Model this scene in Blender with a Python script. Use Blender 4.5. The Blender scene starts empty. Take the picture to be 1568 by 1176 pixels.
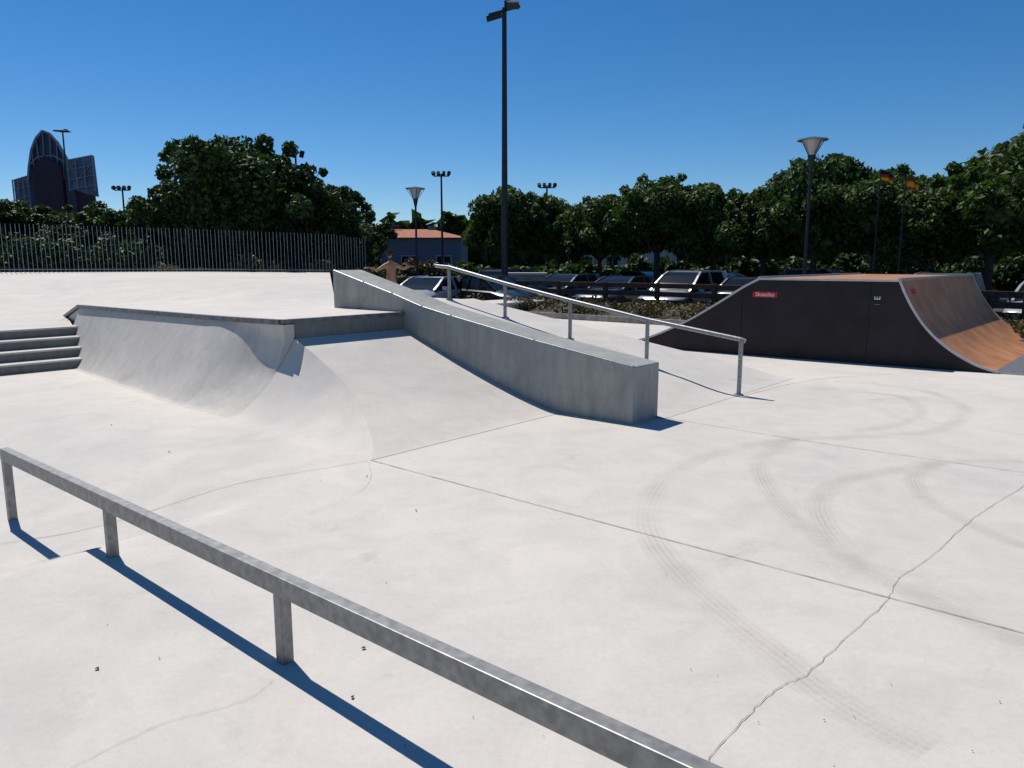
import bpy, math, random
from mathutils import Vector, Matrix
import numpy as np
random.seed(7); rng=np.random.default_rng(7)
scn=bpy.context.scene
R=math.radians

# ---------------------------------------------------------------- materials
def newmat(name):
    m=bpy.data.materials.new(name); m.use_nodes=True
    nt=m.node_tree; b=nt.nodes['Principled BSDF']
    return m,nt,b
def simple(name,col,rough=.6,metal=0,var=.15,scale=8,spec=.3,bump=0,var_col=None,detail=5):
    m,nt,b=newmat(name)
    tc=nt.nodes.new('ShaderNodeTexCoord')
    n=nt.nodes.new('ShaderNodeTexNoise'); n.inputs['Scale'].default_value=scale; n.inputs['Detail'].default_value=detail
    nt.links.new(tc.outputs['Object'],n.inputs['Vector'])
    cr=nt.nodes.new('ShaderNodeValToRGB')
    c1=[max(0,c*(1-var)) for c in col]; c2=list(var_col) if var_col else [min(1,c*(1+var)) for c in col]
    cr.color_ramp.elements[0].position=.35; cr.color_ramp.elements[1].position=.68
    cr.color_ramp.elements[0].color=(*c1,1); cr.color_ramp.elements[1].color=(*c2,1)
    nt.links.new(n.outputs['Fac'],cr.inputs['Fac']); nt.links.new(cr.outputs['Color'],b.inputs['Base Color'])
    b.inputs['Roughness'].default_value=rough; b.inputs['Metallic'].default_value=metal
    b.inputs['Specular IOR Level'].default_value=spec
    if bump:
        bp=nt.nodes.new('ShaderNodeBump'); bp.inputs['Strength'].default_value=bump; bp.inputs['Distance'].default_value=.02
        nt.links.new(n.outputs['Fac'],bp.inputs['Height']); nt.links.new(bp.outputs['Normal'],b.inputs['Normal'])
    return m
def concrete(name,base=(.665,.615,.545),dark=.78,rough=.75,streak=0):
    m,nt,b=newmat(name); N=nt.nodes; L=nt.links
    tc=N.new('ShaderNodeTexCoord')
    def noise(s,d=6,ro=.6,dist=0,mp=None):
        n=N.new('ShaderNodeTexNoise'); n.inputs['Scale'].default_value=s; n.inputs['Detail'].default_value=d
        n.inputs['Roughness'].default_value=ro; n.inputs['Distortion'].default_value=dist
        if mp:
            q=N.new('ShaderNodeMapping'); q.inputs['Scale'].default_value=mp; L.new(tc.outputs['Object'],q.inputs['Vector']); L.new(q.outputs[0],n.inputs['Vector'])
        else: L.new(tc.outputs['Object'],n.inputs['Vector'])
        return n
    def ramp(src,p0,p1,c0,c1):
        r=N.new('ShaderNodeValToRGB'); r.color_ramp.elements[0].position=p0; r.color_ramp.elements[1].position=p1
        r.color_ramp.elements[0].color=(*c0,1); r.color_ramp.elements[1].color=(*c1,1)
        L.new(src,r.inputs['Fac']); return r
    def mul(a,bb,f=1.0):
        x=N.new('ShaderNodeMix'); x.data_type='RGBA'; x.blend_type='MULTIPLY'; x.inputs['Factor'].default_value=f
        L.new(a,x.inputs['A']); L.new(bb,x.inputs['B']); return x.outputs['Result']
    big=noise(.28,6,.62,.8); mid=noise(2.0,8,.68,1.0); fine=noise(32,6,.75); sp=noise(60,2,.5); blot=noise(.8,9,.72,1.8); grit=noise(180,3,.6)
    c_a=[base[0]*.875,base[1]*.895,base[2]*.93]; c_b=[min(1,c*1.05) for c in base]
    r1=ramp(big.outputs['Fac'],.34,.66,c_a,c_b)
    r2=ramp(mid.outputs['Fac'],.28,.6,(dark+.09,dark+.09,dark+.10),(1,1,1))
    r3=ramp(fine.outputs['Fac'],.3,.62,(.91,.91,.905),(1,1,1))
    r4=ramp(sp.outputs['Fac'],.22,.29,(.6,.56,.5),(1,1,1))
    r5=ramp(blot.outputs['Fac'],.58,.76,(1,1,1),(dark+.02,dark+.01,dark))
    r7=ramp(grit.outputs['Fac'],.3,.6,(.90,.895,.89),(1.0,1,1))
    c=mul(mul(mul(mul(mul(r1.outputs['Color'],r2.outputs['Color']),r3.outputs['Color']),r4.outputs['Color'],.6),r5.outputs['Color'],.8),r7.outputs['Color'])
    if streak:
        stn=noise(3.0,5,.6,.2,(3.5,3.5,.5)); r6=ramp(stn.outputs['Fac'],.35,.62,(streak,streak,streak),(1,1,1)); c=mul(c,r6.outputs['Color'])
    L.new(c,b.inputs['Base Color'])
    b.inputs['Roughness'].default_value=rough; b.inputs['Specular IOR Level'].default_value=.25
    bp=N.new('ShaderNodeBump'); bp.inputs['Strength'].default_value=.22; bp.inputs['Distance'].default_value=.01
    L.new(mid.outputs['Fac'],bp.inputs['Height'])
    bp2=N.new('ShaderNodeBump'); bp2.inputs['Strength'].default_value=.15; bp2.inputs['Distance'].default_value=.003
    L.new(fine.outputs['Fac'],bp2.inputs['Height']); L.new(bp.outputs['Normal'],bp2.inputs['Normal'])
    L.new(bp2.outputs['Normal'],b.inputs['Normal'])
    return m
M={}
M['conc']=concrete('concrete_white')
M['conc2']=concrete('concrete_trowelled',(.63,.585,.52),.76,streak=.91)
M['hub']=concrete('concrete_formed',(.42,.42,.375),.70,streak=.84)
M['face']=concrete('concrete_face_painted_shade',(.23,.23,.205),.72,streak=.8)  # darker concrete, shade of faces turned from the sun painted in
M['joint']=simple('joint_crack_dark',(.31,.28,.24),.95,var=.4,scale=20)  # dark tone of floor joints and cracks
M['galv']=simple('galvanised_steel',(.27,.28,.285),.45,.6,var=.25,scale=35,spec=.5,detail=8)
M['railpaint']=simple('weathered_galvanised_rail',(.25,.245,.235),.48,.45,var=.22,scale=24,spec=.5,detail=10)
M['steel']=simple('worn_steel',(.42,.42,.42),.38,.7,var=.3,scale=25,spec=.5)
M['edge']=simple('steel_coping_dull',(.17,.175,.18),.5,.5,var=.3,scale=12)
M['black']=simple('black_panel',(.015,.011,.015),.5,var=.35,scale=2,spec=.3)
M['ply']=simple('ramp_skin_brown',(.45,.205,.095),.55,var=.2,scale=3,spec=.22,detail=9)
M['trim']=simple('ramp_edge_trim',(.5,.5,.5),.5,var=.1)
M['red']=simple('sticker_red',(.5,.015,.02),.5,var=.05)
M['white']=simple('white_paint',(.75,.75,.75),.5,var=.05)
M['pole']=simple('dark_painted_pole',(.02,.025,.035),.4,.2,var=.2)
M['bar']=simple('fence_bar_paint',(.22,.25,.29),.4,.3,var=.2)
M['glass']=simple('lamp_glass',(.45,.5,.52),.2,var=.1,spec=.6)
M['asphalt']=simple('asphalt',(.055,.055,.055),.9,var=.25,scale=5)
M['soil']=simple('dry_soil_grass',(.085,.065,.045),.95,var=.45,scale=1.6,var_col=(.10,.10,.05),detail=9)
M['wood']=simple('fence_wood',(.06,.036,.025),.8,var=.35,scale=9)
M['bark']=simple('bark',(.06,.048,.038),.9,var=.35,scale=14,bump=.5)
M['rooft']=simple('terracotta_roof',(.36,.13,.07),.8,var=.25,scale=3)
M['wallg']=simple('grey_blue_render',(.13,.155,.2),.85,var=.1,scale=1)
M['wallw']=simple('white_render',(.40,.38,.35),.85,var=.08,scale=1)
M['win']=simple('window_glass_dark',(.012,.014,.017),.09,var=.2,spec=.3)
M['tyre']=simple('rubber',(.012,.012,.012),.8,var=.2)
M['screen']=simple('dark_screen_panel',(.045,.055,.10),.5,var=.4,scale=.6)
M['screenl']=simple('screen_panel_glazed',(.13,.16,.25),.45,var=.4,scale=.5)
M['frame']=simple('screen_frame',(.22,.25,.32),.5,.2,var=.1)
M['purple']=simple('tower_purple',(.04,.025,.04),.6,var=.2,scale=.6)
M['stone']=simple('stone_wall',(.30,.28,.25),.9,var=.3,scale=6,bump=.4)
M['debris']=simple('dry_leaf_bits',(.10,.07,.04),.9,var=.5,scale=30)
M['skin']=simple('skin',(.36,.19,.12),.5,var=.06,scale=4)
M['hair']=simple('hair',(.06,.035,.02),.7,var=.2,scale=30)
M['short']=simple('shorts_cloth',(.05,.055,.07),.85,var=.15,scale=12)
M['fy']=simple('flag_yellow',(.75,.5,.02),.7,var=.05); M['fr']=simple('flag_red',(.55,.02,.02),.7,var=.05); M['fk']=simple('flag_black',(.01,.01,.01),.7,var=.05)
def leafmat(name,c0,c1,tr):
    m=bpy.data.materials.new(name); m.use_nodes=True; nt=m.node_tree; N=nt.nodes; L=nt.links; N.clear()
    out=N.new('ShaderNodeOutputMaterial'); g=N.new('ShaderNodeNewGeometry'); r=N.new('ShaderNodeValToRGB')
    r.color_ramp.elements[0].color=(*c0,1); r.color_ramp.elements[1].color=(*c1,1)
    L.new(g.outputs['Random Per Island'],r.inputs['Fac'])
    d=N.new('ShaderNodeBsdfPrincipled'); d.inputs['Roughness'].default_value=.55; d.inputs['Specular IOR Level'].default_value=.3
    t=N.new('ShaderNodeBsdfTranslucent'); mx=N.new('ShaderNodeMixShader'); mx.inputs[0].default_value=tr
    L.new(r.outputs['Color'],d.inputs['Base Color'])
    h=N.new('ShaderNodeMix'); h.data_type='RGBA'; h.blend_type='MULTIPLY'; h.inputs['Factor'].default_value=1; h.inputs['B'].default_value=(1.15,1.35,.5,1)
    L.new(r.outputs['Color'],h.inputs['A']); L.new(h.outputs['Result'],t.inputs['Color'])
    L.new(d.outputs[0],mx.inputs[1]); L.new(t.outputs[0],mx.inputs[2]); L.new(mx.outputs[0],out.inputs[0]); return m
M['leaf']=leafmat('leaves_green',(.022,.046,.012),(.070,.12,.026),.30)
M['leafd']=leafmat('leaves_dark',(.016,.034,.010),(.050,.090,.022),.25)
M['leafdry']=leafmat('leaves_dry',(.05,.045,.02),(.13,.10,.05),.2)
def trackmat():
    m=bpy.data.materials.new('tyre_dust_mark'); m.use_nodes=True; nt=m.node_tree; N=nt.nodes; L=nt.links
    b=N['Principled BSDF']; b.inputs['Base Color'].default_value=(.34,.30,.24,1); b.inputs['Roughness'].default_value=.95
    uv=N.new('ShaderNodeUVMap'); sx=N.new('ShaderNodeSeparateXYZ'); L.new(uv.outputs[0],sx.inputs[0])
    def mt(op,a,bv=None,link=None):
        n=N.new('ShaderNodeMath'); n.operation=op
        if hasattr(a,'node'): L.new(a,n.inputs[0])
        else: n.inputs[0].default_value=a
        if link is not None: L.new(link,n.inputs[1])
        elif bv is not None: n.inputs[1].default_value=bv
        return n.outputs[0]
    v=sx.outputs['Y']; u=sx.outputs['X']
    a=mt('ABSOLUTE',mt('SUBTRACT',v,.5)); edge=mt('SUBTRACT',1.0,link=mt('MULTIPLY',a,2.0))
    edge=mt('POWER',edge,.6)
    rib=mt('SINE',mt('MULTIPLY',v,38)); rib=mt('ADD',mt('MULTIPLY',rib,.3),.7)
    tread=mt('SINE',mt('MULTIPLY',u,200)); tread=mt('ADD',mt('MULTIPLY',tread,.2),.8)
    tc=N.new('ShaderNodeTexCoord'); n=N.new('ShaderNodeTexNoise'); n.inputs['Scale'].default_value=1.3; n.inputs['Detail'].default_value=9; n.inputs['Roughness'].default_value=.7
    L.new(tc.outputs['Object'],n.inputs['Vector']); nn=mt('MULTIPLY',mt('SUBTRACT',n.outputs['Fac'],.30),2.2)
    f=mt('MULTIPLY',mt('MULTIPLY',edge,link=rib),link=mt('MULTIPLY',tread,link=nn)); f=mt('MULTIPLY',f,.36)
    cl=N.new('ShaderNodeClamp'); L.new(f,cl.inputs[0]); L.new(cl.outputs[0],b.inputs['Alpha'])
    return m
M['track']=trackmat()

# ---------------------------------------------------------------- mesh builder
class MB:
    def __init__(s,name): s.name=name; s.v=[]; s.f=[]; s.mi=[]; s.mats=[]; s.uv=None
    def m(s,key):
        if key not in s.mats: s.mats.append(key)
        return s.mats.index(key)
    def add(s,vs,fs,key):
        o=len(s.v); s.v+= [tuple(p) for p in vs]; i=s.m(key)
        for f in fs: s.f.append([o+k for k in f]); s.mi.append(i)
    def hexa(s,b,t,key):
        s.add(list(b)+list(t),[(3,2,1,0),(4,5,6,7),(0,1,5,4),(1,2,6,5),(2,3,7,6),(3,0,4,7)],key)
    def box(s,c,d,key,M4=None):
        x,y,z=d[0]/2,d[1]/2,d[2]/2
        pts=[Vector((sx*x,sy*y,sz*z)) for sz in(-1,1) for sx,sy in((-1,-1),(1,-1),(1,1),(-1,1))]
        if M4 is not None: pts=[M4@p for p in pts]
        pts=[p+Vector(c) for p in pts]; s.hexa(pts[:4],pts[4:],key)
    def beam(s,a,b,w,h,key,up=Vector((0,0,1))):
        a=Vector(a);b=Vector(b);d=(b-a).normalized(); side=d.cross(up)
        if side.length<1e-4: side=d.cross(Vector((0.757,-.653,0)))
        side.normalize(); u=side.cross(d).normalized()
        q=[(-1,-1),(1,-1),(1,1),(-1,1)]
        s.hexa([a+side*w/2*i+u*h/2*j for i,j in q],[b+side*w/2*i+u*h/2*j for i,j in q],key)
    def tube(s,a,b,r0,r1,key,n=12,cap=True):
        a=Vector(a);b=Vector(b);d=(b-a).normalized(); t=Vector((1,0,0)) if abs(d.x)<.9 else Vector((0,1,0))
        e1=d.cross(t).normalized(); e2=d.cross(e1)
        vs=[];fs=[]
        for p,r in((a,r0),(b,r1)):
            for k in range(n):
                an=2*math.pi*k/n; vs.append(p+e1*math.cos(an)*r+e2*math.sin(an)*r)
        for k in range(n): fs.append((k,(k+1)%n,n+(k+1)%n,n+k))
        if cap: fs.append(tuple(range(n))[::-1]); fs.append(tuple(range(n,2*n)))
        s.add(vs,fs,key)
    def prism(s,poly,ext,key):
        n=len(poly); e=Vector(ext); vs=[Vector(p) for p in poly]+[Vector(p)+e for p in poly]
        fs=[tuple(range(n))[::-1],tuple(range(n,2*n))]+[(k,(k+1)%n,n+(k+1)%n,n+k) for k in range(n)]
        s.add(vs,fs,key)
    def grid(s,rows,key):
        nr=len(rows);nc=len(rows[0]); vs=[p for r in rows for p in r]
        s.add(vs,[(i*nc+j,i*nc+j+1,(i+1)*nc+j+1,(i+1)*nc+j) for i in range(nr-1) for j in range(nc-1)],key)
    def done(s,smooth=None,bevel=0,loc=None,rotz=0,link=True,recalc=True):
        me=bpy.data.meshes.new(s.name); me.from_pydata([tuple(p) for p in s.v],[],s.f)
        for k in s.mats: me.materials.append(M[k])
        me.polygons.foreach_set('material_index',s.mi)
        if recalc:
            import bmesh
            bm=bmesh.new(); bm.from_mesh(me); bmesh.ops.recalc_face_normals(bm,faces=bm.faces); bm.to_mesh(me); bm.free()
        if smooth is not None:
            me.polygons.foreach_set('use_smooth',[True]*len(me.polygons)); me.set_sharp_from_angle(angle=R(smooth))
        me.update()
        o=bpy.data.objects.new(s.name,me)
        if link: scn.collection.objects.link(o)
        if loc: o.location=loc
        o.rotation_euler[2]=rotz
        if bevel:
            b=o.modifiers.new('bevel','BEVEL'); b.width=bevel; b.segments=2; b.limit_method='ANGLE'; b.angle_limit=R(40)
        return o

# ---------------------------------------------------------------- park layout axes (s up-slope, q across)
def P(s,q,z=0): return Vector((-1.22-.757*s+.653*q, 6.30+.653*s+.757*q, z))
def SQ(x,y):
    dx,dy=x+1.22,y-6.30; return (-.757*dx+.653*dy, .653*dx+.757*dy)
def ss(a,b,x):
    t=max(0,min(1,(x-a)/(b-a))); return t*t*(3-2*t)
def floor_h(s,q):
    return -.2*ss(-.35,.0,s)*ss(-.9,-2.3,q)*(1-ss(2.5,7.5,s)) if q<-.9 else 0
g=MB('ground'); GZ=-.34
g.add([(-900,-300,GZ),(900,-300,GZ),(900,1500,GZ),(-900,1500,GZ)],[(0,1,2,3)],'soil'); g.done()
f=MB('concrete_floor')
sl=[-25,-18,-12,-8]+[-6+.25*i for i in range(22)]+[-.45,-.35]+[-.35+.07*i for i in range(1,8)]+[.2+.2*i for i in range(1,42)]+[9.5,12,16,20,24]
ql=[-14,-10,-8,-6,-5,-4.5,-4]+[-3.8+.15*i for i in range(24)]+[0,1,2,4,6,8,11,14]
f.grid([[P(s,q,floor_h(s,q)) for q in ql] for s in sl],'conc')
f.grid([[P(s,14,z) for z in (0,GZ)] for s in sl],'conc')
f.done(smooth=25)

def interp(tab,x):
    for (a,b),(c,d) in zip(tab,tab[1:]):
        if x<=c: 
            t=(x-a)/(c-a); return b+(d-b)*t
    return tab[-1][1]
HIP=[(0,0),(.15,.15),(.3,.27),(.67,.50),(1.2,.77),(1.7,.93),(2.17,1.0),(2.65,1.03)]
def zb(s): return .8*(max(0,s)/2.65)**1.22
def qf(s): return .085*s-.10*ss(.4,3.5,s)           # foot line
def qhip(s): return interp(HIP,s)
def qq(s,z):
    h_=max(zb(s),.002); return qf(s)+(qhip(s)-qf(s))*min(1,(z/h_))**.60
def qtop(s): return .80+.047*s
def zc(s): return 1.03-.012*max(0,s-2.65)
def offs(s): return .14*(1-ss(2.7,4.2,s))
def ql_(s,z):
    m=ss(2.6,4.2,s); base_=.80*(1-m)+1.0*m; T_=1.03*(1-m)+(qtop(s)-.13)*m
    q=qf(s)-.10*m+(T_-qf(s)+.10*m)*min(1,z/base_)**(.60*(1-m)+.76*m)
    return q-offs(s)*ss(.35,.95,z)
b=MB('concrete_bank')
rows=[]
for i in range(37):
    s=2.65*(i/36); qh=qhip(s)
    rows.append([P(s,qh+(2.74-qh)*j/16, max(zb(s),.003)) for j in range(17)])
b.grid(rows,'conc'); b.done(smooth=30)
qp=MB('quarter_pipe'); NZ=26
def sec(s,zm,fn):
    r=[]
    for j in range(NZ+1):
        z=zm*(j/NZ)**1.9
        r.append(P(s,fn(s,z)-(.3 if j==0 else 0)*min(1,s), max(z,.003) if j else -.012))
    return r
rows=[sec(2.65*i/36,max(zb(2.65*i/36),.004),qq) for i in range(37)]
qp.grid(rows,'conc')
wo=lambda s,z: ql_(s,z)+offs(s)*ss(.35,.95,z)
rows=[sec(2.652,zc(2.66)-.06,wo),sec(2.66,zc(2.7)-.06,wo),sec(2.668,zc(2.7)-.06,ql_)]
for i in range(1,46): 
    s=2.668+(9.3-2.668)*i/45; rows.append(sec(s,zc(s)-.06,ql_))
qp.grid(rows,'conc2')
def qc(s): return ql_(s,zc(s)-.06)
for a0,a1 in [(2.72+ (9.3-2.72)*i/12,2.72+(9.3-2.72)*(i+1)/12) for i in range(12)]:
    qp.hexa([P(a0,qc(a0)-.03,zc(a0)-.06),P(a1,qc(a1)-.03,zc(a1)-.06),P(a1,qc(a1)+.05,zc(a1)-.06),P(a0,qc(a0)+.05,zc(a0)-.06)],
            [P(a0,qc(a0)-.03,zc(a0)),P(a1,qc(a1)-.03,zc(a1)),P(a1,qc(a1)+.05,zc(a1)),P(a0,qc(a0)+.05,zc(a0))],'edge')
z9=zc(9.3); e=qc(9.3)
qp.hexa([P(9.3,e+.01,.3),P(11.1,1.45,.3),P(11.1,1.53,.3),P(9.3,e+.09,.3)],[P(9.3,e+.01,z9-.06),P(11.1,1.45,.60),P(11.1,1.53,.60),P(9.3,e+.09,z9-.06)],'conc2')
qp.beam(P(9.3,e+.01,z9-.025),P(11.2,1.46,.63),.08,.05,'edge')
qp.done(smooth=32)

# deck platform and ledge face, its shade put into a darker colour
d=MB('concrete_platform')
zt=1.028
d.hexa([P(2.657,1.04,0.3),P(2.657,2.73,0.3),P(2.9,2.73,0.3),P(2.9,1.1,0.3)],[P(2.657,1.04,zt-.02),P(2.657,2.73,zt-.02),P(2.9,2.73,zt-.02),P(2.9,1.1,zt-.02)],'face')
d.hexa([P(2.635,.88,zt-.045),P(2.635,2.725,zt-.045),P(2.71,2.725,zt-.045),P(2.71,.88,zt-.045)],[P(2.635,.88,zt+.004),P(2.635,2.725,zt+.004),P(2.71,2.725,zt+.004),P(2.71,.88,zt+.004)],'edge')
d.hexa([P(4.2,2.75,0),P(4.2,5.7,0),P(6.4,5.7,0),P(6.4,3.4,0)],[P(4.2,2.75,1.018),P(4.2,5.7,1.03),P(6.4,5.7,1.03),P(6.4,3.4,.99)],'conc')
d.done()
b=MB('concrete_bank')
rows=[]
def zr(s): 
    t=s+1.05
    return .2*t*ss(-.6,.8,t) if t>0 else 0
for i in range(41):
    s=-1.05+5.25*i/40; qe=7.0-1.3*(i/40)
    rows.append([P(s,3.2+(qe-3.2)*j/10,max(zr(s),.003)) for j in range(11)]+[P(s,qe+.02,-.02)])
b.grid(rows,'conc'); b.done(smooth=30)

# hubba ledge
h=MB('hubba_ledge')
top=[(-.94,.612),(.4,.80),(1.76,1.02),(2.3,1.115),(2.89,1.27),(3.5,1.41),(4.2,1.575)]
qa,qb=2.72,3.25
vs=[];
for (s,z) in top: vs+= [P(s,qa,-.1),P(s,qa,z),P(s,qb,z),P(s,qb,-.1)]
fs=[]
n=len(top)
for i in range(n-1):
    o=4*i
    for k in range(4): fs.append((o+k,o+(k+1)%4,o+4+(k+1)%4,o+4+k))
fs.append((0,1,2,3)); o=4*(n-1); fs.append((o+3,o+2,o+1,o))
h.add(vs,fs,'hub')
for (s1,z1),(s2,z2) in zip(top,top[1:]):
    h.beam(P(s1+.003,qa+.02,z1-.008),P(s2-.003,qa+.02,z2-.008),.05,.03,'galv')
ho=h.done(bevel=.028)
# plateau (deck + far bank), front edge flush with the coping
pl=MB('concrete_plateau')
F=[P(9.05,-16,.6),P(9.05,-8,.6),P(9.05,-4,.6),P(9.05,.85,.6),P(11.2,1.5,.615)]+[P(s,qc(s)+.05,zc(s)-.003) for s in (9.3,8,6.5,5,3.6,2.76)]+[P(2.72,1.6,1.027),P(2.72,2.74,1.027)]
Mi=[P(11,-18,.66),P(11.2,-9,.66),P(11.2,-4,.66),P(11.4,0.9,.66),P(12.4,2.2,.70)]+[P(10.6,3,.9),P(9.2,3,.96),P(7.6,3,.985),P(6.2,3,1.0),P(5.2,2.95,1.015),P(4.7,2.9,1.02),P(4.4,2.85,1.024),P(4.25,2.8,1.027)]
B=[(-34,6,1.38),(-28,13,1.38),(-23,17.5,1.37),(-17.5,22.4,1.37),(-16,23.5,1.36),(-14.6,24.6,1.35),(-13.4,25.5,1.345),(-12.2,26.4,1.34),(-11,27.3,1.33),(-10,28.1,1.31),(-9,28.8,1.29),(-8.1,29.4,1.28),(-7.2,30.0,1.26)]
rows=[]
def lerp(a_,b_,t): return Vector([a_[i]+(b_[i]-a_[i])*t for i in range(3)])
for i in range(7): rows.append([lerp(F[k],Mi[k],i/6) for k in range(len(F))])
for i in range(1,13):
    t=i/12; rows.append([lerp(Mi[k],B[k],t) for k in range(len(F))])
rows.append([Vector((q[0]*1.03,q[1]*1.03,-.3)) for q in B])
pl.grid(rows,'conc')
pl.grid([[lerp(Mi[-1],B[-1],k/6) for k in range(7)],[Vector((lerp(Mi[-1],B[-1],k/6).x,lerp(Mi[-1],B[-1],k/6).y,-.02)) for k in range(7)]],'conc')
pl.done(smooth=30)
# stairs
st=MB('concrete_stairs')
for i in range(4):
    s0=8.1+.31*i; z=.15*(i+1)
    st.hexa([P(s0,-16,-.05+.001*i),P(s0,.95,-.05+.001*i),P(9.3+.01*i,.95,-.05+.001*i),P(9.3+.01*i,-16,-.05)],[P(s0,-16,z),P(s0,.95+.01*i,z),P(9.3+.01*i,.95+.01*i,z),P(9.3+.01*i,-16,z)],'conc')
    st.hexa([P(s0-.006,-15.9,.004+.15*i),P(s0-.006,.9,.004+.15*i),P(s0+.01,.9,.004+.15*i),P(s0+.01,-15.9,.004+.15*i)],[P(s0-.006,-15.9,z-.03),P(s0-.006,.9,z-.03),P(s0+.01,.9,z-.03),P(s0+.01,-15.9,z-.03)],'face')  # dark strip on each riser, painted stand-in for its shade
st.done()

def boxledge(name,p,ux,uy,lx,ly,hh):
    m=MB(name); p=Vector(p); ux=Vector((*ux,0)); uy=Vector((*uy,0))
    c=[p,p+ux*lx,p+ux*lx+uy*ly,p+uy*ly]; up=Vector((0,0,hh))
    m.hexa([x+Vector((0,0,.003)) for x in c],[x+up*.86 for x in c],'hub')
    c2=[p-ux*.03-uy*.03,p+ux*(lx+.03)-uy*.03,p+ux*(lx+.03)+uy*(ly+.03),p-ux*.03+uy*(ly+.03)]
    m.hexa([x+up*.862 for x in c2],[x+up for x in c2],'conc'); return m.done(bevel=.01)
boxledge('concrete_ledge',(1.24,25.2,0),(-.653,-.757),(-.757,.653),4.2,1.4,.42)
boxledge('concrete_ledge',(-4.2,20.4,0),(.757,-.653),(.653,.757),1.8,1.2,.22)

# ---------------------------------------------------------------- handrail
hr=MB('handrail')
base=Vector((2.916,9.515,0)); dv=Vector((-.757,.653,0))
posts=[(0,.716),(1.37,.90),(2.70,1.12),(4.0,1.35),(5.27,1.6)]
zrb=lambda x: zr(-1.03+x)
for dd,zz in posts:
    p=base+dv*dd; hr.tube((p.x,p.y,max(0,zrb(dd)-.03)),(p.x,p.y,zz-.02),.028,.028,'galv',14)
    hr.tube((p.x,p.y,zrb(dd)-.01),(p.x,p.y,zrb(dd)+.012),.06,.06,'galv',14)
pts=[base-dv*.05+Vector((0,0,.70))]+[base+dv*a+Vector((0,0,z)) for a,z in posts]+[base+dv*5.6+Vector((0,0,1.62))]
for a,c in zip(pts,pts[1:]): hr.tube(a,c,.03,.03,'galv',14)
hr.done(smooth=40)

# ---------------------------------------------------------------- foreground flat rail
fr=MB('flat_rail'); a=Vector((.757,-.653,0)); p3=Vector((-.977,3.002,0))
def railpt(dist,z): q=p3+a*dist; return Vector((q.x,q.y,z))
zt_=lambda dist:.398+.0155*dist
fr.beam(railpt(-3.67,zt_(-3.67)-.045),railpt(4.2,zt_(4.2)-.045),.058,.088,'railpaint')
for dd,zbm in((-3.64,-.21),(-1.79,0),(0,0),(1.8,0),(3.6,0)):
    q=railpt(dd,0); fr.beam((q.x,q.y,zbm-.03),(q.x,q.y,zt_(dd)-.08),.055,.055,'railpaint')
fr.done(bevel=.005)

# ---------------------------------------------------------------- mini ramp
R0=Vector((7.47,11.39,0)); D=Vector((-.80,.60,0)); W=Vector((.66,.75,0)); dep=5.6
prR=[(0,.03),(.3,.12),(.6,.28),(.85,.47),(1.07,.70),(1.25,.96),(1.38,1.2),(1.47,1.40)]
prL=[(3.75,1.40),(4.05,1.24),(4.35,1.04),(4.7,.82),(5.05,.61),(5.45,.41),(5.9,.22),(6.4,.08),(6.9,.01)]
pr=prR+prL
mr=MB('mini_ramp')
def rp(dd,w,z): return R0+D*dd+W*w+Vector((0,0,z))
for w in (0,dep):
    poly=[rp(dd,w,z-.02 if z>.05 else z) for dd,z in pr]+[rp(6.9,w,0.0),rp(0,w,0.0)]
    mr.prism(poly,W*(-.03 if w==0 else .03),'black')
def curve(pts,n=6):
    out=[]
    for i in range(len(pts)-1):
        p0=pts[max(i-1,0)];p1_=pts[i];p2_=pts[i+1];p3_=pts[min(i+2,len(pts)-1)]
        for k in range(n):
            t=k/n; out.append(tuple(.5*((2*p1_[j])+(-p0[j]+p2_[j])*t+(2*p0[j]-5*p1_[j]+4*p2_[j]-p3_[j])*t*t+(-p0[j]+3*p1_[j]-3*p2_[j]+p3_[j])*t**3) for j in(0,1)))
    out.append(pts[-1]); return out
for pp in (curve(prR),[prR[-1],prL[0]],curve(prL)):
    mr.grid([[rp(dd,w,z) for w in (-.03,dep*.25,dep*.5,dep*.75,dep+.03)] for dd,z in pp],'ply')
    for w in(-.045,dep+.045):
        for (d1,z1),(d2,z2) in zip(pp,pp[1:]): mr.beam(rp(d1,w,z1-.012),rp(d2,w,z2-.012),.03,.035,'trim')
mr.tube(rp(1.47,-.06,1.405),rp(1.47,dep+.06,1.405),.028,.028,'steel'); mr.tube(rp(3.75,-.06,1.405),rp(3.75,dep+.06,1.405),.028,.028,'steel')
mr.hexa([rp(-.42,-.02,.004),rp(-.42,dep,.004),rp(.04,dep,.004),rp(.04,-.02,.004)],[rp(-.42,-.02,.008),rp(-.42,dep,.008),rp(.04,dep,.045),rp(.04,-.02,.045)],'steel')
for dd in (1.9,4.05): mr.beam(rp(dd,-.0335,.02),rp(dd,-.0335,1.0 if dd>4 else 1.36),.004,.008,'tyre')
mr.add([rp(3.42,-.036,1.06),rp(3.86,-.036,1.06),rp(3.86,-.036,1.16),rp(3.42,-.036,1.16)],[(0,1,2,3)],'red')
mr.add([rp(1.36,.30,1.16+.004),rp(1.36,.62,1.16+.004),rp(1.40,.62,1.245),rp(1.40,.30,1.245)],[(0,1,2,3)],'red')
mro=mr.done(smooth=35,recalc=True)
def text(body,size,loc,ang,par,name,key='white',roll=0):
    cu=bpy.data.curves.new(name,'FONT'); cu.body=body; cu.size=size; cu.align_x='CENTER'; cu.align_y='CENTER'; cu.extrude=.001
    o=bpy.data.objects.new(name,cu); scn.collection.objects.link(o); cu.materials.append(M[key])
    o.parent=par
    o.matrix_world=Matrix.Translation(loc)@Matrix.Rotation(ang,4,'Z')@Matrix.Rotation(R(90),4,'X')@Matrix.Rotation(roll,4,'Z')
ang=math.atan2(-.60,.80)
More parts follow.
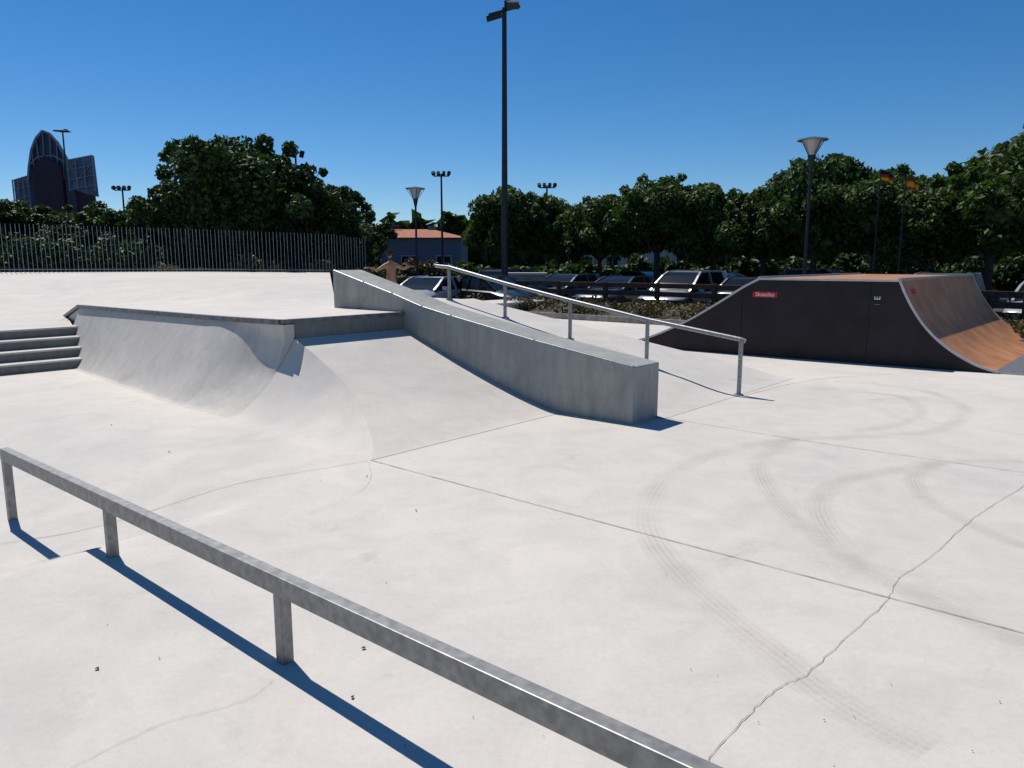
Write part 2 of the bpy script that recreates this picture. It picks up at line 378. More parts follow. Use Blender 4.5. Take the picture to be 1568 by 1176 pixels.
text('Skatelite',.10,rp(3.64,-.04,1.11),ang,mro,'sticker_text')
text('E',.13,rp(1.78,-.04,1.10),ang,mro,'logo_mark',roll=R(90)); text('- - -',.05,rp(1.78,-.04,1.0),ang,mro,'logo_caption')

# ---------------------------------------------------------------- marks on floor
def ribbon(name,pts,w,key,z=.005,jit=0,sub=8,wj=0):
    out=[]
    for i in range(len(pts)-1):
        p0=pts[max(i-1,0)];p1_=pts[i];p2_=pts[i+1];p3_=pts[min(i+2,len(pts)-1)]
        for k in range(sub):
            t=k/sub; out.append(Vector([.5*((2*p1_[j])+(-p0[j]+p2_[j])*t+(2*p0[j]-5*p1_[j]+4*p2_[j]-p3_[j])*t*t+(-p0[j]+3*p1_[j]-3*p2_[j]+p3_[j])*t**3)+random.uniform(-jit,jit) for j in(0,1)]))
    out.append(Vector(pts[-1][:2]))
    vs=[];uvs=[];fs=[];L=0
    for i,p in enumerate(out):
        t=(out[min(i+1,len(out)-1)]-out[max(i-1,0)]).normalized(); nrm=Vector((-t.y,t.x)); ww=w*(1+random.uniform(-wj,wj))
        if i: L+=(p-out[i-1]).length
        for sgn in(-1,1):
            q=p+nrm*ww/2*sgn; s_,q_=SQ(q.x,q.y); vs.append((q.x,q.y,floor_h(s_,q_)+z)); uvs.append((L,(sgn+1)/2))
    for i in range(len(out)-1): fs.append((2*i,2*i+2,2*i+3,2*i+1))
    me=bpy.data.meshes.new(name); me.from_pydata(vs,[],fs); me.materials.append(M[key])
    ul=me.uv_layers.new(name='UVMap')
    for lp in me.loops: ul.data[lp.index].uv=uvs[lp.vertex_index]
    o=bpy.data.objects.new(name,me); scn.collection.objects.link(o); return o
tr=bpy.data.objects.new('tyre_tracks',None); scn.collection.objects.link(tr)
TA=[(2.73,7.1),(2.23,6.81),(1.7,6.41),(1.3,5.9),(1.03,5.3),(.89,4.74),(.88,4.28),(.94,3.82),(1.05,3.37),(1.17,2.99),(1.28,2.67),(1.46,2.4)]
TB=[(2.73,7.1),(2.35,6.64),(2.07,6.09),(1.92,5.38),(1.88,4.74),(1.94,4.18),(2.05,3.74),(2.17,3.41),(2.31,3.15)]
TC=[(3.67,6.24),(3.08,5.96),(2.58,5.66),(2.22,5.22),(2.05,4.74),(1.98,4.28)]
TD=[(4.38,6.24),(3.92,6.28),(3.48,6.09),(3.16,5.71),(3.0,5.22),(3.0,4.74),(3.08,4.28)]
TE=[(4.6,10.6),(5.13,10.3),(5.47,9.8),(5.37,8.85),(4.96,8.1),(4.28,7.44),(3.61,7.2),(2.7,7.1)]
TF=[(3.9,10.1),(4.44,9.8),(4.92,9.4),(4.69,8.45),(4.15,7.8),(3.46,7.4)]
for i,(t,w) in enumerate([(TA,.22),(TB,.19),(TC,.2),(TD,.17),(TE,.2),(TF,.17)]):
    o=ribbon('track_%d'%i,t,w,'track',z=.007+.001*i); o.parent=tr
jt=bpy.data.objects.new('floor_joints',None); scn.collection.objects.link(jt)
def J(n,p,w=.009,jit=.0,**k):
    o=ribbon(n,p,w,'joint',jit=jit,wj=.35,**k); o.parent=jt
J('joint_a',[(-1.22,6.3),(.6,4.73),(2.37,3.24),(5,1.0)],.0065,.001,sub=30)
J('joint_b',[(1.6,8.17),(2.66,7.15),(3.54,6.41),(4.19,5.9),(6.5,4.1)],.006,.001,sub=20)
J('joint_c',[(-1.24,6.28),(-1.98,5.75),(-2.58,5.36),(-3.33,4.95),(-4.6,4.2)],.0045,.001,sub=20)
J('joint_e',[(-2.84,3.95),(-2.47,4.30)],.010,.002,z=.004)
J('joint_e2',[(-4.4,2.3),(-2.84,3.95)],.010,.002,z=.004)
J('joint_f',[(3.0,9.5),(4.6,10.9),(6.9,11.6)],.006)
J('crack_a',[(.63,2.29),(.74,2.43),(.895,2.61),(1.08,2.79),(1.245,2.91),(1.505,3.18),(1.88,3.56),(2.11,3.86),(2.41,4.13),(3.01,4.74),(3.38,5.08),(3.91,5.54),(4.6,6.2)],.0026,.006,sub=8)
J('crack_b',[(-1.39,4.89),(-1.2,5.24),(-1.11,5.63),(-1.22,6.25)],.0015,.004)
J('crack_c',[(-1.5,2.3),(-1.3,2.55),(-1.05,2.7),(-.98,2.85)],.0013,.004)
db=MB('leaf_debris')
sp=[(-1.16,5.8),(-.66,4.97),(-3.1,6.6),(-4.2,7.7),(-.63,2.72),(-.66,3.1),(-1.75,2.93),(-2.6,7.2)]
for i in range(170):
    if i<len(sp): x,y=sp[i]; r=.012
    else:
        dd=1.8+9*random.random()**1.1; x=random.uniform(-.75,.75)*dd; y=dd; r=random.uniform(.0018,.005)
    s_,q_=SQ(x,y)
    if s_>-.3 and q_>-.4: continue
    z=floor_h(s_,q_)+.006; k=random.randint(4,6); an=random.random()*6
    c=[(x+r*random.uniform(.4,1.2)*math.cos(an+6.28*j/k),y+r*random.uniform(.4,1.2)*math.sin(an+6.28*j/k),z+random.uniform(0,r*.3)) for j in range(k)]
    db.add([(x,y,z+r*.5)]+c,[(0,1+j,1+(j+1)%k) for j in range(k)],'debris')
db.done(recalc=False)

# ---------------------------------------------------------------- foliage
def leaves(cent,rad,n,size,rngl,shell=.7):
    cent=np.array(cent); rad=np.array(rad); wgt=(rad[:,0]*rad[:,2]); k=rngl.choice(len(cent),n,p=wgt/wgt.sum())
    dv=rngl.normal(size=(n,3)); dv/=np.linalg.norm(dv,axis=1)[:,None]
    rr=(shell+(1.15-shell)*rngl.random(n)**.8)
    p=cent[k]+dv*rad[k]*rr[:,None]
    nr=dv*.6+rngl.normal(size=(n,3))*.7; nr[:,2]+=.3; nr/=np.linalg.norm(nr,axis=1)[:,None]
    t=np.cross(nr,rngl.normal(size=(n,3))); t/=np.linalg.norm(t,axis=1)[:,None]; bt=np.cross(nr,t)
    sz=size*(.6+.8*rngl.random(n))[:,None]
    v=np.stack([p-t*sz, p-bt*sz*.55+nr*sz*.15, p+t*sz, p+bt*sz*.55+nr*sz*.15],1).reshape(-1,3)
    return v,np.arange(4*n).reshape(-1,4)
def plant(name,cent,rad,n,size,key,rngl,trunk=None,shell=.7):
    v,fc=leaves(cent,rad,n,size,rngl,shell); mb=MB(name)
    if trunk: trunk(mb)
    nv=len(mb.v); me=bpy.data.meshes.new(name)
    me.from_pydata([tuple(p) for p in mb.v]+v.tolist(),[],mb.f+(fc+nv).tolist())
    for kk in mb.mats: me.materials.append(M[kk])
    me.materials.append(M[key]); li=len(me.materials)-1
    me.polygons.foreach_set('material_index',mb.mi+[li]*len(fc)); me.update()
    return bpy.data.objects.new(name,me)
def make_tree(seed,Rr=2.9,Hc=3.9,ry=1.9,key='leaf',n=15000,trunkh=2.3):
    rd=random.Random(seed); c=[];r=[]
    for i in range(26):
        an=rd.random()*6.283; el=rd.uniform(-.7,1); ro=rd.uniform(.35,.78)
        ce=math.sqrt(max(0,1-el*el))
        c.append((math.cos(an)*ce*Rr*ro,math.sin(an)*ce*Rr*ro,Hc+el*ry*ro*1.1)); q=rd.uniform(.5,1.1); r.append((q,q,q*.8))
    for i in range(26):
        an=rd.random()*6.283; el=rd.uniform(-.35,1); ce=math.sqrt(max(0,1-el*el)); ro=rd.uniform(.85,1.06)
        c.append((math.cos(an)*Rr*ce*ro,math.sin(an)*Rr*ce*ro,Hc+el*ry*ro)); q=rd.uniform(.18,.45); r.append((q,q,q*.9))
    c.append((0,0,Hc+.1)); r.append((Rr*.62,Rr*.62,ry*.7))
    def tk(mb):
        mb.tube((0,0,-.4),(.04,.02,trunkh*.6),.2,.15,'bark',9); mb.tube((.04,.02,trunkh*.6),(0,0,trunkh+.3),.15,.13,'bark',9)
        for k in range(7):
            an=k*.9+rd.random()*.4; l=rd.uniform(1.2,2.2); m1=Vector((math.cos(an)*l*.45,math.sin(an)*l*.45,trunkh+.7)); m2=Vector((math.cos(an)*l,math.sin(an)*l,trunkh+1.4+rd.random()))
            mb.tube((0,0,trunkh-.1),m1,.09,.06,'bark',6); mb.tube(m1,m2,.06,.02,'bark',6)
    return plant('tree',c,r,n,.125,key,np.random.default_rng(seed),tk,.5)
T=[make_tree(s,n=23000) for s in(3,11,27,42)]
TD_=[make_tree(s,3.4,4.2,2.5,'leafd',27000,2.2) for s in(5,19)]
def put(o,name,loc,rz,sc):
    n=bpy.data.objects.new(name,o.data); scn.collection.objects.link(n); n.location=loc; n.rotation_euler[2]=rz; n.scale=sc if isinstance(sc,tuple) else (sc,sc,sc)
def at(px,dist): return ((px-784)/1150*dist,dist*.99)
row=[(1610,23,1.0,1.0),(1500,27,.98,.93),(1405,28,.76,.74),(1325,30,.93,.92),(1235,32,.93,1.0),(1160,34,.82,.78),(1085,36,.97,.88),(1000,37,1.0,1.0),(915,39,.86,.84),(855,42,.80,.84),(785,41,.95,.94)]
for i,(px,dd,a_,b_) in enumerate(row):
    x,y=at(px,dd); put(T[i%4],'plane_tree',(x,y,-.15),i*1.7,(a_,a_,b_))
for i,(px,dd,a_) in enumerate([(1540,40,1.05),(1440,43,.95),(1330,46,.95),(1230,47,1.0),(1120,50,.9),(960,54,.9)]):
    x,y=at(px,dd); put(T[(i+2)%4],'plane_tree',(x,y,-.15),i*2.3,a_)
for i,(px,dd,a_,b_,k) in enumerate([(380,34,1.08,1.08,0),(325,35,.8,.9,1),(450,36,.95,.95,1),(505,38,.72,.8,0),(550,44,.66,.68,1),(180,40,.9,.72,1),(120,44,.9,.7,0),(235,38,.66,.72,1),(20,42,1.0,.75,0),(-60,38,1.0,.8,1),(280,44,.9,.78,0)]):
    x,y=at(px,dd); put(TD_[k],'tree',(x,y,-.15),i*1.3+.5,(a_,a_,b_))
def hedge(name,x0,x1,y0,y1,h,n,key,seed,size=.12,base=0):
    rd=random.Random(seed); c=[];r=[]
    m=int(max(6,(x1-x0)*1.3))
    for i in range(m):
        t=(i+.5)/m; hh=h*rd.uniform(.7,1.05); c.append((x0+(x1-x0)*t,y0+(y1-y0)*t+rd.uniform(-.3,.3),base+hh*.5)); r.append((.75,.6,hh*.55))
    o=plant(name,c,r,n,size,key,np.random.default_rng(seed),None,.5); scn.collection.objects.link(o)
hedge('hedge',-34,-6.5,23,36,2.5,26000,'leafd',2,.13,base=0)
hedge('hedge',-6.6,-2.6,31,33.5,1.6,6000,'leafdry',4)
hedge('hedge',-2.6,3.2,34.5,36,1.55,8000,'leaf',6)
hedge('hedge',-13,-7.5,27.5,31.5,1.75,5000,'leafdry',9)
hedge('hedge',1.5,17,47,40,2.1,9000,'leafd',14,.2,base=-.3)
hedge('hedge',17,38,40,26,2.1,12000,'leafd',15,.2,base=-.3)
hedge('distant_tree_line',-120,130,95,95,6.5,22000,'leafd',12,1.0)
vg=MB('grass_verge'); rows=[]
for i in range(40):
    s=-24+46*i/39; rows.append([P(s,14.06,.0),P(s,14.6,.14+.04*random.random()),P(s,15.6,.3+.06*random.random()),P(s,16.8,.38+.05*random.random()),P(s,17.7,GZ)])
vg.grid(rows,'soil')
vg.hexa([P(-24,13.98,-.1),P(20,13.98,-.1),P(20,14.08,-.1),P(-24,14.08,-.1)],[P(-24,13.98,.16),P(20,13.98,.16),P(20,14.08,.16),P(-24,14.08,.16)],'stone')
vg.done(smooth=60)
hd=[];hr_=[]
rd=random.Random(3)
for i in range(230):
    s=rd.uniform(-16,15); q=rd.uniform(14.3,16.5); p=P(s,q,.3); hd.append(tuple(p)); k=rd.uniform(.12,.3); hr_.append((k*1.5,k*1.5,k))
o=plant('dry_shrubs',hd,hr_,20000,.06,'leafdry',np.random.default_rng(8),None,.3); scn.collection.objects.link(o)
wf=MB('wooden_fence')
s=-16
while s<12.5:
    p=P(s,16.6,.2); wf.box((p.x,p.y,.62),(.13,.13,.85),'wood',Matrix.Rotation(R(-40),4,'Z'))
    n_=P(s+1.9,16.6,0)
    for z in(.45,.70,.95): wf.beam((p.x,p.y,z+random.uniform(-.01,.01)),(n_.x,n_.y,z+random.uniform(-.01,.01)),.06,.15,'wood')
    s+=1.9
wf.done(bevel=.01)
CZ=-.22
pk=MB('parking_lot'); pk.add([P(-40,17.8,CZ),P(40,17.8,CZ),P(40,36,CZ),P(-40,36,CZ)],[(0,1,2,3)],'asphalt'); pk.done()
ln=MB('parking_lines')
for i in range(14):
    s=-12+2.6*i; ln.add([P(s,17.9,CZ+.005),P(s+.1,17.9,CZ+.005),P(s+.1,22.6,CZ+.005),P(s,22.6,CZ+.005)],[(0,1,2,3)],'white')
ln.done()

# ---------------------------------------------------------------- cars
def car(idx,loc,rot,col,kind=0,sc=1):
    key='carpaint%d'%idx
    m,nt,b=newmat(key); b.inputs['Base Color'].default_value=(*col,1); b.inputs['Metallic'].default_value=.3
    b.inputs['Coat Weight'].default_value=.6
    n=nt.nodes.new('ShaderNodeTexNoise'); n.inputs['Scale'].default_value=3; rr=nt.nodes.new('ShaderNodeMapRange'); rr.inputs['To Min'].default_value=.2; rr.inputs['To Max'].default_value=.42
    nt.links.new(n.outputs[0],rr.inputs[0]); nt.links.new(rr.outputs[0],b.inputs['Roughness'])
    M[key]=m; c=MB('parked_car')
    hh=[1.44,1.60,1.40][kind]
    S=[(-2.12,.34,.58,.60),(-2.05,.24,.68,.76),(-1.88,.20,.76,.84),(-1.4,.20,.87,.885),(-.95,.20,.95,.89),(.2,.20,.98,.89),(1.5,.20,1.0,.885),(1.9,.22,1.0,.86),(2.05,.26,.93,.80),(2.1,.38,.84,.74)]
    rows=[]
    for y,z0,z1,w in S:
        rows.append([Vector(p) for p in((-w*.9,y,z0),(-w,y,z0+.14),(-w*1.005,y,(z0+z1)/2+.02),(-w*.97,y,z1-.1),(-w*.84,y,z1-.02),(-w*.5,y,z1+.02),(w*.5,y,z1+.02),(w*.84,y,z1-.02),(w*.97,y,z1-.1),(w*1.005,y,(z0+z1)/2+.02),(w,y,z0+.14),(w*.9,y,z0),(-w*.9,y,z0))])
    c.grid(rows,key)
    for r_ in(rows[0],rows[-1]): c.add(r_[:-1],[tuple(range(12))],key)
    yr=[1.85,1.98,1.65][kind]; trr=[1.25,1.6,1.0][kind]; zb_=.93; zt0=hh-.05
    G_=[(-1.08,.0,.74),(-.75,.42,.73),(-.42,.80,.68),(-.18,1.0,.62),(.4,1.06,.60),(trr-.3,1.04,.60),(trr,.96,.60),((yr+trr)/2,.55,.67),(yr,0,.74)]
    for (ya,ha,wa),(yb,hb,wb) in zip(G_,G_[1:]):
        za=zb_+(zt0-zb_)*ha; zz=zb_+(zt0-zb_)*hb
        roof = ha>=.95 and hb>=.95
        c.add([(-wa,ya,za),(wa,ya,za),(wb,yb,zz),(-wb,yb,zz)],[(0,1,2,3)],key if roof else 'win')
        for sg in(-1,1):
            c.add([(sg*.80,ya,zb_-.02),(sg*.80,yb,zb_-.02),(sg*wb,yb,zz),(sg*wa,ya,za)],[(0,1,2,3)],'win')
            c.beam((sg*wa,ya,za),(sg*wb,yb,zz),.07,.06,key)
    for sg in(-1,1):
        c.beam((sg*.80,.42,zb_),(sg*.61,.42,zt0),.05,.09,key); c.beam((sg*.79,trr+.05,zb_),(sg*.62,trr-.15,zt0),.06,.22,key)
        c.box((sg*.98,-.72,1.0),(.18,.1,.13),key)
        for yy in(-1.32,1.3):
            c.tube((sg*.70,yy,.32),(sg*.90,yy,.32),.32,.32,'tyre',20); c.tube((sg*.895,yy,.32),(sg*.915,yy,.32),.2,.18,'galv',14)
            c.tube((sg*.60,yy,.36),(sg*.893,yy,.36),.38,.38,'tyre',20)
        c.box((sg*.60,-2.0,.63),(.30,.16,.12),'glass',Matrix.Rotation(R(14*-sg),4,'Z')); c.box((sg*.68,2.05,.80),(.18,.1,.2),'red')
    c.box((0,-2.10,.45),(.95,.07,.18),'tyre'); c.box((0,-2.145,.42),(.5,.02,.1),'white'); c.box((0,2.1,.6),(.5,.03,.11),'white')
    c.box((.1,-1.02,.97),(.5,.02,.03),'tyre')
    o=c.done(smooth=40); o.location=loc; o.rotation_euler[2]=rot; o.scale=(sc,sc,sc)
rot=math.atan2(.757,.653)-math.pi/2
cols=[(.03,.035,.04),(.03,.03,.03),(.4,.4,.4),(.45,.45,.45),(.2,.21,.23),(.05,.06,.08),(.03,.03,.035),(.42,.42,.42),(.045,.05,.055),(.12,.13,.14),(.04,.05,.09),(.06,.06,.065),(.02,.02,.02)]
for i in range(13):
    p=P(-10.7+2.6*i,20.0+random.uniform(-.25,.25),CZ)
    car(i,p,rot+random.uniform(-.03,.03)+(math.pi if i%4==2 else 0),cols[i],i%3)
car(20,(-.75,27.3,CZ),rot+1.45,(.02,.022,.025),0); car(21,(-2.9,27.0,CZ),rot+.3,(.4,.41,.42),2)
for i in range(7):
    p=P(-12+4.5*i,29.5,CZ); car(30+i,p,rot+math.pi/2,cols[(i*3+1)%13],i%3)
sw=MB('stone_wall'); sw.box((.55,29.2,.45),(1.5,.5,1.5),'stone'); sw.box((.55,29.2,1.23),(1.6,.6,.08),'conc'); sw.box((2.0,30.5,.35),(1.6,.4,1.3),'stone'); sw.done(bevel=.02)

# ---------------------------------------------------------------- bar fence on plateau
bf=MB('metal_bar_fence')
L=[Vector(q) for q in B]+[Vector((-5.9,31.2,1.1))]
for A_,C_ in zip(L,L[1:]):
    n=max(1,round((C_-A_).length/.13))
    for i in range(n):
        p=A_+(C_-A_)*i/n; p=Vector((p.x*1.005,p.y*1.005,p.z-.05)); t=random.uniform(-.012,.012)
        bf.beam(p,p+Vector((t,t,1.55)),.015,.015,'bar',up=Vector((0,1,0)))
    bf.beam(A_*1.005+Vector((0,0,.08)),C_*1.005+Vector((0,0,.08)),.02,.03,'bar')
bf.done(recalc=False)

# ---------------------------------------------------------------- lamps
TH=math.atan(188/1150)
def zpix(py,dist): return 1.7+dist*math.tan(math.atan((588-py)/1150)-TH)
def lampat(px,pytop,dist):
    x=(px-784)/1150*dist; h=zpix(pytop,dist)+.12
    m=MB('street_lamp')
    m.tube((0,0,-.3),(0,0,.9),.085,.075,'pole'); m.tube((0,0,.9),(0,0,h-.80),.05,.042,'pole')
    m.tube((0,0,h-.80),(0,0,h-.48),.05,.11,'pole',16)
    m.tube((0,0,h-.48),(0,0,h-.09),.10,.27,'glass',20)
    for k in range(4):
        an=k*math.pi/2+.3; m.tube((.11*math.cos(an),.11*math.sin(an),h-.48),(.38*math.cos(an),.38*math.sin(an),h-.07),.011,.011,'pole',6)
    m.tube((0,0,h-.46),(0,0,h-.2),.05,.06,'white',10)
    m.tube((0,0,h-.09),(0,0,h-.06),.41,.41,'steel',24); m.tube((0,0,h-.06),(0,0,h),.40,.1,'pole',24)
    o=m.done(smooth=35); o.location=(x,dist,-.12)
lampat(1227,210,21.5); lampat(640,286,32)
def flood(px,pytop,dist,kind=0,name='floodlight_pole',r=.07):
    x=(px-784)/1150*dist; z=zpix(pytop,dist); m=MB(name)
    m.tube((0,0,-.35),(0,0,z),r*1.3,r*.8,'pole',12)
    w=dist*.010
    if kind==0:
        m.beam((-w,0,z-.15),(w,0,z-.15),.07,.07,'pole')
        for sx in(-1,-.35,.35,1): m.box((sx*w,-.12,z+.02*w),(w*.40,.22,w*.38),'pole',Matrix.Rotation(R(-35),4,'X')@Matrix.Rotation(R(20*sx),4,'Z'))
    if kind==1:
        m.beam((-.55,.1,z-.2),(.55,-.1,z+.02),.07,.07,'pole')
        m.box((-.36,.1,z-.27),(.55,.45,.07),'pole',Matrix.Rotation(R(-16),4,'Y')); m.box((.3,-.1,z+.06),(.42,.4,.22),'pole',Matrix.Rotation(R(25),4,'X')); m.box((.1,.1,z+.14),(.2,.2,.22),'pole')
    if kind==2:
        m.tube((0,0,z-.05),(.0,0,z+.05),w*1.0,w*.4,'pole',10); m.beam((-w*1.1,0,z-.02),(w*.6,0,z+.06),.3,.08,'pole')
    if kind==3:
        for zz in(z,z-w*1.6):
            m.beam((-w*1.2,0,zz),(w*1.2,0,zz),.07,.07,'pole')
            for sx in(-1.2,-.1,.9): m.box((sx*w,-.15,zz-.1),(w*.55,.3,w*.6),'pole',Matrix.Rotation(R(-35),4,'X')@Matrix.Rotation(R(25*sx),4,'Z'))
    o=m.done(smooth=35); o.location=(x,dist,0)
flood(773,12,28,1,'light_mast',.1)
flood(679,266,50); flood(464,234,46,3); flood(204,288,55); flood(123,200,62,2); flood(836,284,52); flood(551,315,60); flood(604,347,64); flood(1108,298,60,2)

# ---------------------------------------------------------------- buildings
def house(name,x0,x1,y,dy,h,rh,wall,roof,nw=5):
    m=MB(name); m.hexa([(x0,y,-.4),(x1,y,-.4),(x1,y+dy,-.4),(x0,y+dy,-.4)],[(x0,y,h),(x1,y,h),(x1,y+dy,h),(x0,y+dy,h)],wall)
    e=.5; ym=y+dy/2
    m.add([(x0-e,y-e,h+.02),(x1+e,y-e,h+.02),(x1+e,y+dy+e,h+.02),(x0-e,y+dy+e,h+.02),(x0+dy*.3,ym,h+rh),(x1-dy*.3,ym,h+rh)],[(0,1,5,4),(1,2,5),(2,3,4,5),(3,0,4),(3,2,1,0)],roof)
    for r_ in range(max(1,int(h/2.9))):
        for i in range(nw):
            cx=x0+(x1-x0)*(i+.5)/nw; cz=1.5+2.8*r_
            m.box((cx,y-.02,cz),(1.25,.1,1.35),'wallw'); m.box((cx,y-.06,cz),(1.05,.1,1.15),'win'); m.box((cx,y-.12,cz),(.05,.05,1.15),'wallw'); m.box((cx,y-.14,cz-.72),(1.4,.2,.08),'wallw')
    m.box((x0+(x1-x0)*.75,ym,h+rh*.8),(.6,.6,.9),wall)
    m.done()
house('terracotta_roof_house',-15,-4.0,60,9,3.5,.85,'wallg','rooft',4)
house('white_building',6,16,74,10,6.0,1.3,'wallw','rooft',4)
# dark screen tower
tw=MB('screen_clad_tower'); ty=80.0; K=80/1150
def tp(px,py,dy=0): return Vector(((px-784)*K,ty+dy,1.7+(400-py)*K))
def panel(pts,key,dy=0,th=.25): tw.prism([tp(x,y,dy) for x,y in pts],(0,th,0),key)
arch=[(66,420),(66,285),(70,262),(76,238),(84,222),(95,211),(105,215),(114,226),(122,242),(130,258),(134,275),(134,420)]
panel(arch,'screen')
panel([(78,420),(78,262),(96,247),(120,262),(120,420)],'purple',-.5,.3)
panel([(38,420),(38,280),(66,272),(66,420)],'screenl',.6)
panel([(132,292),(132,254),(169,247),(171,306),(150,300)],'screenl',-.6); panel([(134,420),(134,292),(160,300),(160,420)],'purple',.2)
def bar(a_,b_,dy=-.1,w=.13): tw.beam(tp(*a_,dy),tp(*b_,dy),w,w,'frame',up=Vector((0,1,0)))
for a_,b_ in zip(arch[1:],arch[2:-1]): bar(a_,b_,-.15,.2)
for x,y0 in((76,238),(84,222),(95,213),(105,217),(114,228),(122,242)): bar((x,y0),(x+ (1 if x<95 else -1)*2,y0+38),-.15,.09)
bar((70,260),(84,248)); bar((84,248),(107,246)); bar((107,246),(128,258))
for x in(132,144,156,169): bar((x,254-(x-132)*.19),(x+1,298),-.8,.12)
for y in(254,268,282,296): bar((132,y),(170,y-7),-.8,.1)
bar((132,268),(150,250),-.8,.07); bar((145,282),(165,262),-.8,.07)
for x in(38,46,54,62): bar((x,280-(x-38)*.28),(x,330),.4,.1)
for y in(281,295,310): bar((38,y),(66,y-8),.4,.09)
tw.done()
def flag(px,py,dist,c,w=.9,h=.75):
    x=(px-784)/1150*dist; z=zpix(py,dist); m=MB('flag'); m.tube((0,0,-.3),(0,0,z+.25),.03,.02,'pole',8)
    n=10
    for k,key in enumerate(c):
        zt0=z+.2-h*k/len(c); zt1=z+.2-h*(k+1)/len(c)
        m.grid([[Vector((w*i/n,.06*math.sin(i*.9),zz-.35*(i/n)**1.3*w)) for i in range(n+1)] for zz in(zt0,zt1)],key)
    o=m.done(recalc=False); o.location=(x,dist,0)
flag(1369,282,25.5,['fr','fy','fy','fr'],.46,.32); flag(1331,270,26,['fk','fr','fy'],.44,.3)

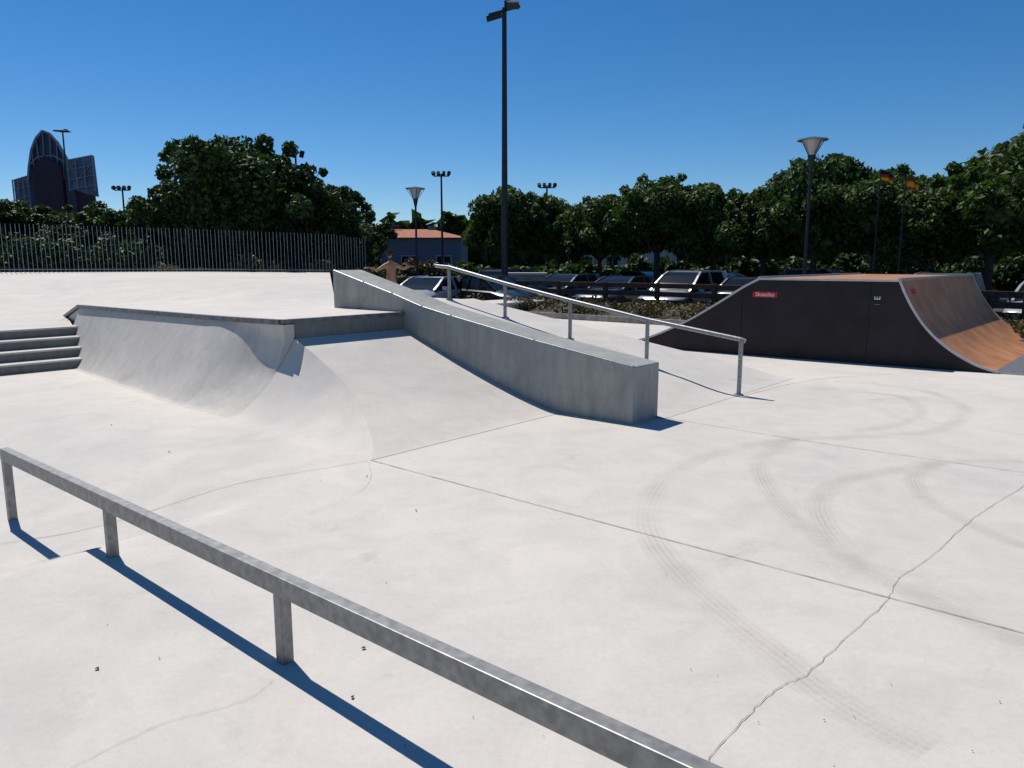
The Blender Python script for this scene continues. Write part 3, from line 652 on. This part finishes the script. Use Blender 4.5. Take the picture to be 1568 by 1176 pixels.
# ---------------------------------------------------------------- skater
def skater(loc,rz):
    root=bpy.data.objects.new('skateboarder',None); scn.collection.objects.link(root); root.location=loc; root.rotation_euler[2]=rz
    def skin(name,verts,edges,rad,mat,sub=2,rt=0):
        me=bpy.data.meshes.new(name); me.from_pydata(verts,edges,[]); o=bpy.data.objects.new(name,me); scn.collection.objects.link(o)
        me.materials.append(M[mat]); sm_=o.modifiers.new('skin','SKIN')
        if not me.skin_vertices: me.skin_vertices.new()
        for i,r_ in enumerate(rad):
            sv=me.skin_vertices[0].data[i]; sv.radius=(r_,r_) if not isinstance(r_,tuple) else r_; sv.use_root=(i==rt)
        s_=o.modifiers.new('sub','SUBSURF'); s_.levels=sub; s_.render_levels=sub; sm_.use_smooth_shade=True; o.parent=root; return o
    V=[(0,0,.93),(0,.01,1.08),(0,0,1.24),(0,.0,1.38),(0,-.01,1.47),(0,-.02,1.53),
       (.17,0,1.38),(.40,-.05,1.24),(.62,-.12,1.30),(-.17,0,1.38),(-.42,.04,1.27),(-.64,.0,1.33),
       (.10,0,.86),(.20,-.1,.50),(.24,.0,.12),(-.10,0,.86),(-.22,-.1,.50),(-.26,.02,.12),(.27,-.13,.08),(-.24,-.12,.08)]
    E=[(0,1),(1,2),(2,3),(3,4),(4,5),(3,6),(6,7),(7,8),(3,9),(9,10),(10,11),(0,12),(12,13),(13,14),(0,15),(15,16),(16,17),(14,18),(17,19)]
    Rd=[(.14,.11),(.125,.095),(.145,.105),(.15,.10),.058,.055,.06,.043,.028,.06,.043,.028,.085,.058,.04,.085,.058,.04,.035,.035]
    skin('body',V,E,Rd,'skin')
    skin('shorts',[(0,0,.99),(0,0,.90),(.10,0,.84),(.18,-.08,.56),(-.10,0,.84),(-.20,-.08,.56)],[(0,1),(1,2),(2,3),(1,4),(4,5)],[(.155,.125),(.16,.13),.105,.09,.105,.09],'short',2,1)
    skin('head',[(0,-.03,1.56),(0,-.035,1.64),(0,-.025,1.72),(0,-.135,1.635)],[(0,1),(1,2),(1,3)],[.062,.088,.07,.013],'skin',2,1)
    skin('hair',[(0,.025,1.64),(0,.01,1.70),(0,-.03,1.725)],[(0,1),(1,2)],[.085,.088,.075],'hair',2,1)
    for sg,w in((1,Vector((.62,-.12,1.30))),(-1,Vector((-.64,0,1.33)))):
        vs=[tuple(w),tuple(w+Vector((sg*.07,-.02,.01)))];es=[(0,1)];rr=[.026,(.034,.016)]
        for k in range(4):
            l=[.065,.08,.085,.07][k]; o0=w+Vector((sg*.09,-.045+.022*k,.012)); i0=len(vs)
            vs+=[tuple(o0),tuple(o0+Vector((sg*l*.5,0,-.006))),tuple(o0+Vector((sg*l,0,-.03)))]; es+=[(1,i0),(i0,i0+1),(i0+1,i0+2)]; rr+=[.010,.009,.007]
        i0=len(vs); vs+=[tuple(w+Vector((sg*.04,-.05,0))),tuple(w+Vector((sg*.08,-.075,-.005)))]; es+=[(0,i0),(i0,i0+1)]; rr+=[.012,.009]
        skin('hand',vs,es,rr,'skin',1,0)
    sb=MB('skateboard'); sb.prism([(-.40,-.1,.055),(-.34,-.13,.05),(.34,-.13,.05),(.40,-.1,.055),(.40,0.02,.055),(.34,.06,.05),(-.34,.06,.05),(-.40,.02,.055)],(0,0,.015),'black')
    for x in(-.25,.25):
        for y in(-.11,.04): sb.tube((x,y-.02,.026),(x,y+.02,.026),.026,.026,'white',12)
    so=sb.done(); so.parent=root
    for n_ in('shoe_l','shoe_r'):
        x=.255 if n_=='shoe_l' else -.25
        skin(n_,[(x,.05,.10),(x,-.06,.10),(x,-.17,.09)],[(0,1),(1,2)],[.045,.045,.035],'black',1,1)
skater((-3.35,21.0,.22),R(225))

# ---------------------------------------------------------------- sky, sun, camera
w=bpy.data.worlds.new('World'); scn.world=w; w.use_nodes=True; nt=w.node_tree
sky=nt.nodes.new('ShaderNodeTexSky'); sky.sky_type='NISHITA'; sky.sun_disc=False; sky.sun_elevation=R(57.5); sky.sun_rotation=math.atan2(-.6,.8)
sky.air_density=1.0; sky.dust_density=.1; sky.ozone_density=6.0; sky.altitude=1500
hs=nt.nodes.new('ShaderNodeHueSaturation'); hs.inputs['Saturation'].default_value=1.25
nt.links.new(sky.outputs[0],hs.inputs['Color']); nt.links.new(hs.outputs[0],nt.nodes['Background'].inputs[0]); nt.nodes['Background'].inputs[1].default_value=.092
sd=bpy.data.lights.new('sun','SUN'); sd.energy=4.6; sd.angle=R(.53); sd.color=(1,.955,.89)
so=bpy.data.objects.new('sun',sd); scn.collection.objects.link(so)
el=R(57.5); dirv=Vector((.6*math.cos(el),-.8*math.cos(el),-math.sin(el)))
so.rotation_euler=dirv.to_track_quat('-Z','Y').to_euler(); so.location=(-20,30,40)
cam=bpy.data.cameras.new('camera'); co=bpy.data.objects.new('camera',cam); scn.collection.objects.link(co); scn.camera=co
cam.sensor_width=36; cam.lens=1150/1568*36; cam.clip_end=3000; co.location=(0,0,1.7); co.rotation_euler=(R(90)-TH,0,0)
scn.view_settings.view_transform='Standard'; scn.view_settings.look='None'; scn.view_settings.exposure=0
